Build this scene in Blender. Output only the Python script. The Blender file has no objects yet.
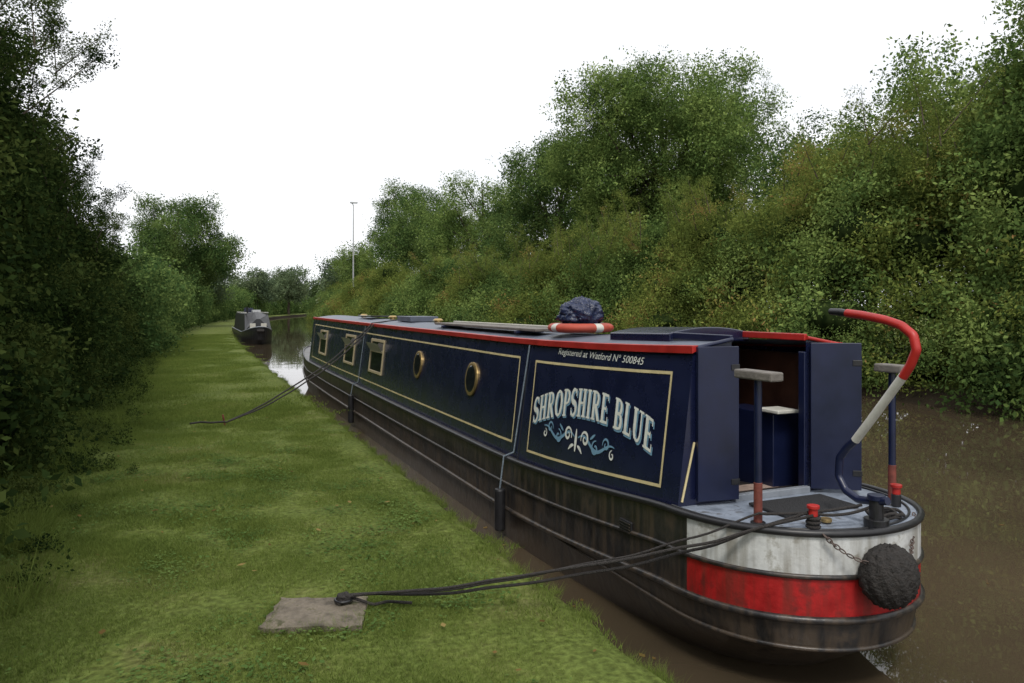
import bpy, bmesh, math, random, time
import numpy as np
from mathutils import Vector, Matrix, Euler, noise
random.seed(7); rng=np.random.default_rng(7)
scn=bpy.context.scene
H=2.3
# ------------------------------------------------------------------ materials
def newmat(name):
    m=bpy.data.materials.new(name); m.use_nodes=True
    nt=m.node_tree; b=nt.nodes['Principled BSDF']
    return m,nt,b
def N(nt,t,**k):
    n=nt.nodes.new(t)
    for a,v in k.items(): setattr(n,a,v)
    return n
def ramp(nt,stops):
    r=nt.nodes.new('ShaderNodeValToRGB'); e=r.color_ramp.elements
    while len(e)<len(stops): e.new(0.5)
    for i,(p,c) in enumerate(stops):
        e[i].position=p; e[i].color=(c[0],c[1],c[2],1)
    return r
def paint(name,col,rough=0.35,var=0.25,scale=6,bump=0.0,bscale=40,metal=0,dirt=None,coat=0,streak=None,spec=0.5,sth=0.50):
    m,nt,b=newmat(name)
    tc=N(nt,'ShaderNodeNewGeometry')
    n=N(nt,'ShaderNodeTexNoise'); n.inputs['Scale'].default_value=scale; n.inputs['Detail'].default_value=5; n.inputs['Roughness'].default_value=0.65
    nt.links.new(tc.outputs['Position'],n.inputs['Vector'])
    c0=[x*(1-var) for x in col]; c1=[min(1,x*(1+var)) for x in col]
    st=[(0.3,c0),(0.7,c1)]
    if dirt: st=[(0.3,c0),(0.56,c1),(0.68,dirt)]
    r=ramp(nt,st); nt.links.new(n.outputs['Fac'],r.inputs['Fac']); out=r.outputs['Color']
    if streak:  # weathering: grime rising from the waterline, scuffs and run marks down the plate
        mp=N(nt,'ShaderNodeMapping'); mp.inputs['Scale'].default_value=(9,9,0.8); nt.links.new(tc.outputs['Position'],mp.inputs[0])
        ns=N(nt,'ShaderNodeTexNoise'); ns.inputs['Scale'].default_value=1.6; ns.inputs['Detail'].default_value=5; nt.links.new(mp.outputs[0],ns.inputs['Vector'])
        sx=N(nt,'ShaderNodeSeparateXYZ'); nt.links.new(tc.outputs['Position'],sx.inputs[0])
        mz=N(nt,'ShaderNodeMapRange'); mz.inputs['From Min'].default_value=0.0; mz.inputs['From Max'].default_value=0.55; mz.inputs['To Min'].default_value=0.30; mz.inputs['To Max'].default_value=0.0
        nt.links.new(sx.outputs['Z'],mz.inputs['Value'])
        ad=N(nt,'ShaderNodeMath',operation='ADD'); nt.links.new(ns.outputs['Fac'],ad.inputs[0]); nt.links.new(mz.outputs[0],ad.inputs[1])
        rr=ramp(nt,[(sth,(0,0,0)),(sth+0.2,(0.8,0.8,0.8))]); nt.links.new(ad.outputs[0],rr.inputs['Fac'])
        mx=N(nt,'ShaderNodeMix',data_type='RGBA'); mx.inputs[7].default_value=(*streak,1)
        nt.links.new(rr.outputs[0],mx.inputs[0]); nt.links.new(out,mx.inputs[6]); out=mx.outputs[2]
    nt.links.new(out,b.inputs['Base Color'])
    mr=N(nt,'ShaderNodeMapRange'); mr.inputs['To Min'].default_value=max(0.02,rough*0.6); mr.inputs['To Max'].default_value=min(1,rough*1.5)
    nt.links.new(n.outputs['Fac'],mr.inputs['Value']); nt.links.new(mr.outputs['Result'],b.inputs['Roughness'])
    b.inputs['Metallic'].default_value=metal; b.inputs['Coat Weight'].default_value=coat; b.inputs['Coat Roughness'].default_value=0.12
    b.inputs['Specular IOR Level'].default_value=spec
    if bump>0:
        n2=N(nt,'ShaderNodeTexNoise'); n2.inputs['Scale'].default_value=bscale; n2.inputs['Detail'].default_value=4
        nt.links.new(tc.outputs['Position'],n2.inputs['Vector'])
        bp=N(nt,'ShaderNodeBump'); bp.inputs['Strength'].default_value=bump; bp.inputs['Distance'].default_value=0.02
        nt.links.new(n2.outputs['Fac'],bp.inputs['Height']); nt.links.new(bp.outputs['Normal'],b.inputs['Normal'])
    return m
def leafmat(name,dark,mid,light,accent=None,trans=0.3,nscale=0.35,gain=1.0,namp=1.7):
    m,nt,b=newmat(name); nt.nodes.remove(b)
    g=N(nt,'ShaderNodeNewGeometry')
    n=N(nt,'ShaderNodeTexNoise'); n.inputs['Scale'].default_value=nscale; n.inputs['Detail'].default_value=2
    nt.links.new(g.outputs['Position'],n.inputs['Vector'])
    a=N(nt,'ShaderNodeAttribute'); a.attribute_name='lr'
    m1=N(nt,'ShaderNodeMath',operation='MULTIPLY'); m1.inputs[1].default_value=0.4
    nt.links.new(a.outputs['Fac'],m1.inputs[0])
    m2=N(nt,'ShaderNodeMath',operation='MULTIPLY_ADD'); m2.inputs[1].default_value=namp
    nt.links.new(n.outputs['Fac'],m2.inputs[0]); nt.links.new(m1.outputs[0],m2.inputs[2])
    m3=N(nt,'ShaderNodeMath',operation='SUBTRACT'); m3.inputs[1].default_value=namp/2-0.30
    nt.links.new(m2.outputs[0],m3.inputs[0])
    st=[(0.15,dark),(0.5,mid),(0.8,light)]
    if accent: st.append((0.97,accent))
    st=[(p,[x*gain for x in cc]) for p,cc in st]
    r=ramp(nt,st); nt.links.new(m3.outputs[0],r.inputs['Fac'])
    d=N(nt,'ShaderNodeBsdfDiffuse'); nt.links.new(r.outputs['Color'],d.inputs['Color'])
    t=N(nt,'ShaderNodeBsdfTranslucent'); nt.links.new(r.outputs['Color'],t.inputs['Color'])
    mx=N(nt,'ShaderNodeMixShader'); mx.inputs[0].default_value=trans
    nt.links.new(d.outputs[0],mx.inputs[1]); nt.links.new(t.outputs[0],mx.inputs[2])
    nt.links.new(mx.outputs[0],nt.nodes['Material Output'].inputs['Surface'])
    return m
NAVY=paint('navy_paint',(0.007,0.010,0.036),0.26,0.25,3,coat=0.3)
NAVYD=paint('navy_door',(0.006,0.010,0.038),0.34,0.25,5,coat=0.15)
RED=paint('red_paint',(0.36,0.018,0.014),0.38,0.25,7)
REDH=paint('red_hull',(0.33,0.012,0.012),0.42,0.25,7,dirt=(0.19,0.015,0.013),bump=0.12,streak=(0.16,0.025,0.018),sth=0.47)
WHITE=paint('white_hull',(0.52,0.53,0.52),0.45,0.15,9,dirt=(0.32,0.31,0.27),bump=0.12,streak=(0.24,0.225,0.19),sth=0.47)
CREAM=paint('cream_line',(0.58,0.49,0.27),0.4,0.15,8)
LETW=paint('lettering_white',(0.68,0.70,0.64),0.4,0.12,20)
LETB=paint('lettering_blue',(0.16,0.30,0.42),0.4,0.1,20)
BLACK=paint('hull_blacking',(0.018,0.017,0.017),0.34,0.5,4,bump=0.25,bscale=14,dirt=(0.065,0.050,0.038),streak=(0.075,0.056,0.040),sth=0.47)
BLACK2=paint('black_steel',(0.016,0.016,0.018),0.38,0.3,10)
DECK=paint('deck_paint',(0.19,0.22,0.27),0.5,0.3,8,bump=0.15,dirt=(0.09,0.09,0.095))
ROOF=paint('roof_paint',(0.09,0.105,0.14),0.45,0.25,4)
BRASS=paint('brass',(0.45,0.32,0.14),0.38,0.25,15,metal=0.8)
FRAME=paint('window_frame',(0.50,0.42,0.26),0.4,0.15,15,metal=0.3)
GLASS=paint('dark_glass',(0.012,0.014,0.016),0.06,0.2,3)
PALE=paint('pale_blind',(0.50,0.48,0.42),0.6,0.1,8)
WOOD=paint('varnished_wood',(0.035,0.014,0.008),0.4,0.4,6)
WOODG=paint('grey_wood',(0.15,0.135,0.12),0.7,0.3,12,bump=0.3)
STEP=paint('step_board',(0.32,0.24,0.20),0.6,0.3,10)
MAT=paint('rubber_mat',(0.02,0.02,0.022),0.8,0.4,60,bump=0.8,bscale=90)
ROPE=paint('dark_rope',(0.028,0.024,0.022),0.9,0.5,60,bump=0.8,bscale=160)
ROPEL=paint('light_rope',(0.16,0.20,0.24),0.9,0.4,60,bump=0.6,bscale=160)
FEND=paint('rope_fender_mat',(0.020,0.017,0.015),0.95,0.6,40,bump=1.0,bscale=60)
CONC=paint('concrete',(0.135,0.115,0.090),0.95,0.4,9,bump=1.0,bscale=26,dirt=(0.06,0.06,0.03),spec=0.15)
ORANGE=paint('lifebuoy_orange',(0.36,0.055,0.03),0.6,0.25,10)
BWHITE=paint('buoy_white',(0.52,0.51,0.46),0.5,0.15,10)
BAG=paint('bag_plastic',(0.014,0.022,0.06),0.25,0.4,12,bump=1.0,bscale=22)
BARK=paint('bark',(0.075,0.06,0.045),0.9,0.4,6,spec=0.1)
GALV=paint('galvanised',(0.35,0.36,0.36),0.5,0.2,6)
CHAIN=paint('chain_steel',(0.085,0.06,0.05),0.6,0.4,40)
ALU=paint('aluminium',(0.45,0.46,0.47),0.4,0.2,8)
RUST=paint('rust_red',(0.16,0.04,0.028),0.6,0.4,20)
GREY=paint('grey_paint',(0.22,0.24,0.27),0.5,0.2,8)
L_HEDGE=leafmat('leaf_hedge',(0.012,0.023,0.008),(0.030,0.050,0.014),(0.066,0.088,0.024),trans=0.22,nscale=0.8,gain=1.2)
L_TREE=leafmat('leaf_tree',(0.028,0.048,0.014),(0.064,0.098,0.027),(0.118,0.155,0.044),trans=0.28,nscale=0.55,gain=1.95)
L_DARK=leafmat('leaf_dark',(0.020,0.040,0.013),(0.048,0.078,0.024),(0.090,0.124,0.036),trans=0.26,nscale=0.5,gain=1.8)
L_YEL=leafmat('leaf_yellow',(0.040,0.058,0.014),(0.088,0.112,0.026),(0.132,0.150,0.036),accent=(0.17,0.105,0.04),trans=0.28,nscale=0.6,gain=1.75)
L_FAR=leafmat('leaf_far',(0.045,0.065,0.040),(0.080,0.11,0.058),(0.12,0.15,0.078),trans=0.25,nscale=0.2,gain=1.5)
L_GRASS=leafmat('grass_blades',(0.085,0.120,0.028),(0.118,0.160,0.036),(0.150,0.190,0.046),accent=(0.20,0.19,0.09),trans=0.3,nscale=1.1,gain=1.2,namp=0.95)
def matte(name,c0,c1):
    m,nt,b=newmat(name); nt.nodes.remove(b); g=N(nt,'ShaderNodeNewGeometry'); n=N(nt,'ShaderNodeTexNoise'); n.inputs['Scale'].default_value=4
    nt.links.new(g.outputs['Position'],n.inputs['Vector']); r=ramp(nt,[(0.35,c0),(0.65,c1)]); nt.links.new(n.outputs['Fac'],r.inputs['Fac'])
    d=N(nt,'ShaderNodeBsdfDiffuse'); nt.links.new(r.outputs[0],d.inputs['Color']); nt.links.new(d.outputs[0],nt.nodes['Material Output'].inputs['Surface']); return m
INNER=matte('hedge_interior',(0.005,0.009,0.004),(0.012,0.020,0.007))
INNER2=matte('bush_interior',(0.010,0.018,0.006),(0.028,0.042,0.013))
# ------------------------------------------------------------------ helpers
def link(o,parent=None):
    scn.collection.objects.link(o)
    if parent: o.parent=parent
    return o
def empty(name):
    e=bpy.data.objects.new(name,None); e.empty_display_size=0.2; return link(e)
def mobj(name,verts,faces,mats,fm=None,smooth=False,parent=None,bevel=0):
    me=bpy.data.meshes.new(name); me.from_pydata([tuple(v) for v in verts],[],faces)
    if not isinstance(mats,(list,tuple)): mats=[mats]
    for m in mats: me.materials.append(m)
    if fm: me.polygons.foreach_set('material_index',fm)
    if smooth: me.polygons.foreach_set('use_smooth',[True]*len(me.polygons))
    me.update()
    o=link(bpy.data.objects.new(name,me),parent)
    if bevel:
        md=o.modifiers.new('b','BEVEL'); md.width=bevel; md.segments=2; md.limit_method='ANGLE'
    return o
def box(name,c,s,mat,parent=None,bevel=0.006,rot=None):
    v=[];hx,hy,hz=s[0]/2,s[1]/2,s[2]/2
    for dx in(-1,1):
        for dy in(-1,1):
            for dz in(-1,1): v.append(Vector((dx*hx,dy*hy,dz*hz)))
    R=Euler(rot).to_matrix() if rot else Matrix.Identity(3)
    v=[R@p+Vector(c) for p in v]
    f=[(0,1,3,2),(4,6,7,5),(0,4,5,1),(2,3,7,6),(0,2,6,4),(1,5,7,3)]
    return mobj(name,v,f,mat,parent=parent,bevel=bevel)
def tube(name,pts,r,mat,parent=None,res=4,cyc=False,radii=None,smooth=False):
    cu=bpy.data.curves.new(name,'CURVE'); cu.dimensions='3D'; cu.bevel_depth=r; cu.bevel_resolution=res; cu.use_fill_caps=True
    if smooth:
        sp=cu.splines.new('NURBS'); sp.order_u=4; sp.use_endpoint_u=True; sp.resolution_u=6
    else: sp=cu.splines.new('POLY')
    sp.points.add(len(pts)-1)
    for i,p in enumerate(pts):
        sp.points[i].co=(p[0],p[1],p[2],1); sp.points[i].radius=radii[i] if radii else 1
    sp.use_cyclic_u=cyc
    cu.materials.append(mat)
    return link(bpy.data.objects.new(name,cu),parent)
def cyl(name,c,r,h,mat,parent=None,axis='z',n=24,r2=None,bevel=0.003):
    r2=r if r2 is None else r2; v=[];f=[]
    for k,(rr,z) in enumerate(((r,0),(r2,h))):
        for i in range(n):
            a=2*math.pi*i/n; v.append(Vector((rr*math.cos(a),rr*math.sin(a),z)))
    f=[(i,(i+1)%n,n+(i+1)%n,n+i) for i in range(n)]+[tuple(range(n-1,-1,-1)),tuple(range(n,2*n))]
    if axis=='x': v=[Vector((p.z,p.x,p.y)) for p in v]
    if axis=='y': v=[Vector((p.x,p.z,p.y)) for p in v]
    v=[p+Vector(c) for p in v]
    return mobj(name,v,f,mat,parent=parent,bevel=bevel)
def join_fix(o):
    bm=bmesh.new(); bm.from_mesh(o.data); bmesh.ops.recalc_face_normals(bm,faces=bm.faces); bm.to_mesh(o.data); bm.free()
# ------------------------------------------------------------------ terrain
def c(y): return 0.0008*max(0,y-30)**2 if y<200 else 23.12+0.272*(y-200)
def Lx(y): return 2.25+c(y)
def Rx(y):
    t=min(1,max(0,(y-22)/38)); t=t*t*(3-2*t)
    return (16.0)*(1-t)+(Lx(y)+9.0)*t
ys=[-60,-30,-15,-8,-4]+list(np.arange(-2,30,0.25))+list(np.arange(30,70,1.0))+list(np.arange(70,260,5))+[300,380,500,800,1400]
V=[];F=[]
def gn(x,y,s=0.03): return s*noise.noise(Vector((x*0.7,y*0.7,0)))+0.4*s*noise.noise(Vector((x*2.7,y*2.7,3)))
cols=None
for y in ys:
    l=Lx(y); r=Rx(y); e=0.05*noise.noise(Vector((0,y*1.3,0)))+0.03*noise.noise(Vector((5,y*5,0)))
    prof=[(-900,0.45),(-200,0.45),(-60,0.45),(-20,0.45),(-8,0.45),(-4,0.45)]
    offs=list(np.linspace(-3.6,-0.25,16))
    row=[(x+(c(y) if x>-30 else 0),z) for x,z in prof]+[(l+o,0.45+gn(l+o,y)) for o in offs]
    row+=[(l-0.08+e,0.43+gn(l,y)),(l+e,0.36),(l+0.04+e,0.15),(l+0.03+e,-0.3),(l+0.3,-1.2),((l+r)/2,-1.6),(r-0.6,-1.2),(r-0.1+2*e,0.0),(r+0.25+e,0.25),(r+1,0.45),(r+4,0.7),(r+15,0.8),(r+50,0.8),(r+200,0.8),(r+900,0.8)]
    cols=len(row)
    V+=[(x,y,z) for x,z in row]
for j in range(len(ys)-1):
    for i in range(cols-1):
        a=j*cols+i; F.append((a,a+1,a+cols+1,a+cols))
GM,nt,b=newmat('grass_ground')
g=N(nt,'ShaderNodeNewGeometry')
n1=N(nt,'ShaderNodeTexNoise'); n1.inputs['Scale'].default_value=1.1; n1.inputs['Detail'].default_value=6; n1.inputs['Roughness'].default_value=0.7
n2=N(nt,'ShaderNodeTexNoise'); n2.inputs['Scale'].default_value=22; n2.inputs['Detail'].default_value=5
for n in(n1,n2): nt.links.new(g.outputs['Position'],n.inputs['Vector'])
r1=ramp(nt,[(0.3,(0.090,0.125,0.030)),(0.55,(0.125,0.158,0.040)),(0.72,(0.165,0.165,0.065))])
nt.links.new(n1.outputs['Fac'],r1.inputs['Fac'])
r2=ramp(nt,[(0.3,(0.50,0.48,0.42)),(0.65,(1.15,1.15,1.1))]); nt.links.new(n2.outputs['Fac'],r2.inputs['Fac'])
mx=N(nt,'ShaderNodeMix',data_type='RGBA',blend_type='MULTIPLY'); mx.inputs[0].default_value=1
nt.links.new(r1.outputs[0],mx.inputs[6]); nt.links.new(r2.outputs[0],mx.inputs[7])
sx=N(nt,'ShaderNodeSeparateXYZ'); nt.links.new(g.outputs['Position'],sx.inputs[0])
mr=N(nt,'ShaderNodeMapRange'); mr.inputs['From Min'].default_value=0.30; mr.inputs['From Max'].default_value=0.42; nt.links.new(sx.outputs['Z'],mr.inputs['Value'])
m2=N(nt,'ShaderNodeMix',data_type='RGBA'); m2.inputs[6].default_value=(0.035,0.027,0.018,1)
nt.links.new(mr.outputs[0],m2.inputs[0]); nt.links.new(mx.outputs[2],m2.inputs[7]); nt.links.new(m2.outputs[2],b.inputs['Base Color'])
b.inputs['Roughness'].default_value=0.95; b.inputs['Specular IOR Level'].default_value=0.1
bp=N(nt,'ShaderNodeBump'); bp.inputs['Strength'].default_value=0.8; bp.inputs['Distance'].default_value=0.04
nt.links.new(n2.outputs['Fac'],bp.inputs['Height']); nt.links.new(bp.outputs[0],b.inputs['Normal'])
mobj('ground',V,F,GM,smooth=True)
# water
WM,nt,b=newmat('canal_water')
b.inputs['Roughness'].default_value=0.015; b.inputs['IOR'].default_value=1.45
g=N(nt,'ShaderNodeNewGeometry')
nw=N(nt,'ShaderNodeTexNoise'); nw.inputs['Scale'].default_value=0.35; nw.inputs['Detail'].default_value=4; nt.links.new(g.outputs['Position'],nw.inputs['Vector'])
rw=ramp(nt,[(0.3,(0.052,0.040,0.025)),(0.7,(0.076,0.056,0.035))]); nt.links.new(nw.outputs['Fac'],rw.inputs['Fac']); nt.links.new(rw.outputs[0],b.inputs['Base Color'])
na=N(nt,'ShaderNodeTexNoise'); na.inputs['Scale'].default_value=1.1; na.inputs['Detail'].default_value=2; na.inputs['Distortion'].default_value=0.5
nb=N(nt,'ShaderNodeTexNoise'); nb.inputs['Scale'].default_value=6; nb.inputs['Detail'].default_value=1
for n in(na,nb): nt.links.new(g.outputs['Position'],n.inputs['Vector'])
ad=N(nt,'ShaderNodeMath',operation='MULTIPLY_ADD'); ad.inputs[1].default_value=0.09
nt.links.new(nb.outputs['Fac'],ad.inputs[0]); nt.links.new(na.outputs['Fac'],ad.inputs[2])
bp=N(nt,'ShaderNodeBump'); bp.inputs['Strength'].default_value=0.35; bp.inputs['Distance'].default_value=0.008
nt.links.new(ad.outputs[0],bp.inputs['Height']); nt.links.new(bp.outputs[0],b.inputs['Normal'])
WV=[];WF=[]
wy=[y for y in ys if y<=800][::3]
for y in wy: WV+=[(Lx(y)-0.3,y,0),(Rx(y)+0.3,y,0)]
for i in range(len(wy)-1): WF.append((2*i,2*i+1,2*i+3,2*i+2))
mobj('canal_water',WV,WF,WM)
# ------------------------------------------------------------------ scatter: real leaf meshes merged per plant
def leaf_clump(mat,n,size,seed,flat=1.0,aspect=0.55):
    r=np.random.default_rng(seed)
    d=r.normal(size=(n,3)); d/=np.linalg.norm(d,axis=1)[:,None]
    rad=r.random(n)**0.45
    lump=r.normal(size=(7,3))*0.45
    P=d*rad[:,None]*0.62+lump[r.integers(0,7,n)]
    P[:,2]*=flat
    ax=d*0.5+r.normal(size=(n,3))*0.7; ax/=np.linalg.norm(ax,axis=1)[:,None]
    up=r.normal(size=(n,3)); up[:,2]+=0.3
    s=np.cross(ax,up); s/=np.linalg.norm(s,axis=1)[:,None]
    nn=np.cross(s,ax)
    sz=size*(0.6+0.8*r.random(n))[:,None]
    v=np.empty((n,4,3)); v[:,0]=P; v[:,1]=P+ax*sz*0.5+s*sz*aspect*0.5+nn*sz*0.08; v[:,2]=P+ax*sz; v[:,3]=P+ax*sz*0.5-s*sz*aspect*0.5+nn*sz*0.08
    return v,r.random(n),mat
def grass_tile(mat,n,size,h,w,seed,lean=0.5):
    r=np.random.default_rng(seed)
    P=np.zeros((n,3)); P[:,:2]=(r.random((n,2))-0.5)*size
    rr=np.linalg.norm(P[:,:2],axis=1)/(size*0.5)
    a=r.random(n)*6.283; hh=h*(0.35+0.9*r.random(n)**1.5)*np.clip(1.25-rr*0.6,0.3,1)
    ln=r.normal(size=(n,2))*lean*hh[:,None]
    v=np.empty((n,3,3)); dx=np.stack([np.cos(a),np.sin(a),np.zeros(n)],1)*w*0.5
    v[:,0]=P-dx; v[:,1]=P+dx; v[:,2]=P; v[:,2,:2]+=ln; v[:,2,2]+=hh; v[:,:2,2]-=0.01
    return v,r.random(n),mat
TOTAL=[0]
def scatter(name,pts,rot,scl,proto,parent=None,frac=1.0):
    pts=np.asarray(pts,dtype=np.float64); n=len(pts); idx=rng.integers(0,len(proto),n)
    cx_,sx1=np.cos(rot[:,0]),np.sin(rot[:,0]); cy_,sy1=np.cos(rot[:,1]),np.sin(rot[:,1]); cz_,sz1=np.cos(rot[:,2]),np.sin(rot[:,2])
    R=np.empty((n,3,3))
    R[:,0,0]=cy_*cz_; R[:,0,1]=sx1*sy1*cz_-cx_*sz1; R[:,0,2]=cx_*sy1*cz_+sx1*sz1
    R[:,1,0]=cy_*sz1; R[:,1,1]=sx1*sy1*sz1+cx_*cz_; R[:,1,2]=cx_*sy1*sz1-sx1*cz_
    R[:,2,0]=-sy1; R[:,2,1]=sx1*cy_; R[:,2,2]=cx_*cy_
    R*=np.asarray(scl)[:,None,None]
    vs=[];ls=[]
    for k,(v,lr,mat) in enumerate(proto):
        m=idx==k
        if not m.any(): continue
        nn,kk,_=v.shape
        w=np.einsum('aij,bkj->abki',R[m],v)+pts[m][:,None,None,:]
        off=(rng.random(m.sum())-0.5)*0.7
        l=np.clip(lr[None,:]+off[:,None],-0.35,1.35)
        vs.append(w.reshape(-1,3).astype(np.float32)); ls.append(np.repeat(l.reshape(-1),kk).astype(np.float32))
    v=np.concatenate(vs); l=np.concatenate(ls); kk=proto[0][0].shape[1]; nf=len(v)//kk
    TOTAL[0]+=nf*(kk-2)
    me=bpy.data.meshes.new(name)
    me.vertices.add(nf*kk); me.vertices.foreach_set('co',v.ravel())
    me.loops.add(nf*kk); me.loops.foreach_set('vertex_index',np.arange(nf*kk,dtype=np.int32))
    me.polygons.add(nf); me.polygons.foreach_set('loop_start',np.arange(0,nf*kk,kk,dtype=np.int32))
    a=me.attributes.new('lr','FLOAT','POINT'); a.data.foreach_set('value',l)
    me.materials.append(proto[0][2]); me.update(calc_edges=True)
    return link(bpy.data.objects.new(name,me),parent)
def clumpset(mat,n,size,flat=0.8,aspect=0.55): return [leaf_clump(mat,n,size,s+n,flat,aspect) for s in range(5)]
C_HNEAR=clumpset(L_HEDGE,190,0.19)
C_TREE=clumpset(L_TREE,150,0.175)
C_DARK=clumpset(L_DARK,140,0.18)
C_YEL=clumpset(L_YEL,170,0.18,aspect=0.42)
C_FAR=clumpset(L_FAR,80,0.28)
def blob_points(blobs,dens,zmin=0.1,inner=0.72,rmin=0.8,rmax=1.08):
    out=[]
    B=np.array([list(bc)+list(br) for bc,br in blobs])
    for bc,br in blobs:
        area=4*math.pi*(((br[0]*br[1])**1.6+(br[0]*br[2])**1.6+(br[1]*br[2])**1.6)/3)**(1/1.6)
        n=max(6,int(area*dens))
        d=rng.normal(size=(n,3)); d/=np.linalg.norm(d,axis=1)[:,None]
        p=np.array(bc)+d*np.array(br)*(rmin+(rmax-rmin)*rng.random(n))[:,None]
        q=((p[:,None,:]-B[None,:,:3])/B[None,:,3:])
        keep=(np.linalg.norm(q,axis=2).min(axis=1)>inner)&(p[:,2]>zmin)
        out.append(p[keep])
    return np.concatenate(out)
def rrot(n): 
    r=rng.random((n,3))*6.283; r[:,0]=(rng.random(n)-0.5)*1.0; r[:,1]=(rng.random(n)-0.5)*1.0; return r
def limb(V,F,p0,p1,r0,r1,n=7,segs=4,wob=0.1):
    p0=Vector(p0);p1=Vector(p1); d=(p1-p0); L=d.length; dn=d.normalized()
    a=dn.orthogonal().normalized(); b2=dn.cross(a); base=len(V)
    for s in range(segs+1):
        t=s/segs; w=Vector((random.uniform(-1,1),random.uniform(-1,1),0))*wob*L*0.3*math.sin(math.pi*t)
        p=p0+d*t+w; r=r0+(r1-r0)*t
        for i in range(n):
            an=6.283*i/n; V.append(p+a*(r*math.cos(an))+b2*(r*math.sin(an)))
    for s in range(segs):
        for i in range(n):
            q=base+s*n; F.append((q+i,q+(i+1)%n,q+n+(i+1)%n,q+n+i))
def tree(name,x,y,h,R,cc,z0=0.5,cl=0.9,dens=0.55,low=0.25,lumps=14,seed=0):
    random.seed(seed+int(x*10)+int(y))
    V=[];F=[]; tr=h*0.022
    limb(V,F,(x,y,z0-0.3),(x+random.uniform(-.3,.3),y,z0+h*0.45),tr*1.3,tr*0.8)
    limb(V,F,(x,y,z0+h*0.44),(x+random.uniform(-.5,.5),y,z0+h*0.85),tr*0.8,tr*0.2)
    blobs=[]
    ch=h*(1-low)/2; cz=z0+h*low+ch
    for i in range(lumps):
        a=i*2.4+random.uniform(-.5,.5); t=(i+0.5)/lumps; zz=-0.85+1.7*t; rad=math.sqrt(max(0.05,1-zz*zz))*random.uniform(.5,.9)
        bx=x+R*rad*math.cos(a); by=y+R*rad*math.sin(a); bz=cz+ch*zz*0.82
        br=R*random.uniform(.18,.38)
        blobs.append(((bx,by,bz),(br,br,br*random.uniform(.6,.9))))
        s=Vector((x,y,z0+h*random.uniform(.25,.6)))
        limb(V,F,s,(bx,by,bz),tr*0.4,tr*0.08,n=5,segs=3)
    blobs.append(((x,y,cz),(R*.45,R*.45,ch*.65)))
    t=mobj(name,V,F,BARK,smooth=True)
    P=blob_points(blobs,dens/(cl*cl)*1.5,zmin=0.6,inner=0.6,rmin=0.65,rmax=1.18)
    n=len(P); scatter('crown',P,rrot(n),cl*(0.4+0.75*rng.random(n)),cc,parent=t)
    return t
def core(name,blobs,mat,parent,k=0.72):
    V=[];F=[]
    for bc,br in blobs:
        base=len(V); nu,nv=12,7
        for j in range(nv+1):
            for i in range(nu):
                th=math.pi*j/nv; ph=6.283*i/nu
                d=Vector((math.sin(th)*math.cos(ph),math.sin(th)*math.sin(ph),math.cos(th)))
                kk=k*(1+0.25*noise.noise(d*2+Vector(bc)))
                V.append((bc[0]+d.x*br[0]*kk,bc[1]+d.y*br[1]*kk,max(-0.0,bc[2]+d.z*br[2]*kk)))
        for j in range(nv):
            for i in range(nu):
                q=base+j*nu; F.append((q+i,q+(i+1)%nu,q+nu+(i+1)%nu,q+nu+i))
    return mobj(name,V,F,mat,smooth=True,parent=parent)
# left hedge, near
def lh(y): return np.interp(y,[0,8,10,14,19,24,30,60,100],[5.2,6.6,6.6,5.9,5.0,4.1,3.6,3.7,4.5])
random.seed(3)
blobs=[]
y=1.0
while y<30:
    h=lh(y)*random.uniform(.88,1.08)
    for lev_ in range(4):
        z=0.5+ (lev_+0.5)/4*h*0.84; r=random.uniform(0.8,1.3)
        blobs.append(((-1.75-r+c(y)+random.uniform(-.45,.35)-0.20*lev_,y+random.uniform(-.5,.5),z),(r,r*1.1,h/8*random.uniform(0.9,1.3)+0.25)))
    y+=1.5
hd=empty('hedge')
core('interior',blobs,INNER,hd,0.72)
P=blob_points(blobs,5.5,zmin=0.45,inner=0.8,rmin=0.82,rmax=1.15)
P=P[(P[:,0]>-4.0)&(P[:,1]>1.5)]
n=len(P); scatter('foliage',P,rrot(n),0.34*(0.5+0.9*rng.random(n)),C_HNEAR,hd)
sp=[];V=[];F=[]
for i in range(120):
    yy=random.uniform(4,27); h=lh(yy); x0=-2.2+random.uniform(-1.4,0.3); z0=h*random.uniform(.6,.95)+0.3
    L=random.uniform(0.6,1.5)*(1.3 if yy<12 else 1); d=Vector((random.uniform(-.2,.7),random.uniform(-.5,.5),random.uniform(.5,1))).normalized()
    limb(V,F,(x0,yy,z0),Vector((x0,yy,z0))+d*L,0.012,0.004,n=4,segs=2)
    for k in range(9):
        p=Vector((x0,yy,z0))+d*L*(0.2+0.8*k/8)+Vector([random.gauss(0,.07) for _ in range(3)]); sp.append(tuple(p))
mobj('twigs',V,F,BARK,parent=hd)
sp=np.array(sp); scatter('sprays',sp,rrot(len(sp)),0.16*(0.5+0.9*rng.random(len(sp))),C_HNEAR,hd)
# left hedge far
blobs=[]; y=30
while y<260:
    h=lh(y)*random.uniform(.8,1.2); st=2.2 if y<100 else 4.5
    for lev_ in range(2):
        r=random.uniform(1.4,2.1)*(1 if y<100 else 1.7)
        blobs.append(((-1.2-r+c(y)+random.uniform(-.5,.5),y,0.4+h*(0.25+0.42*lev_)),(r,r*1.2,h*0.33)))
    y+=st
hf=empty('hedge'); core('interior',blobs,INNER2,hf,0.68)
P=blob_points(blobs,1.5,zmin=0.4,inner=0.8); n=len(P); scatter('foliage',P,rrot(n),0.7*(0.5+0.8*rng.random(n))*(1+0.5*(P[:,1]>100)),C_DARK,hf)
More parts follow.
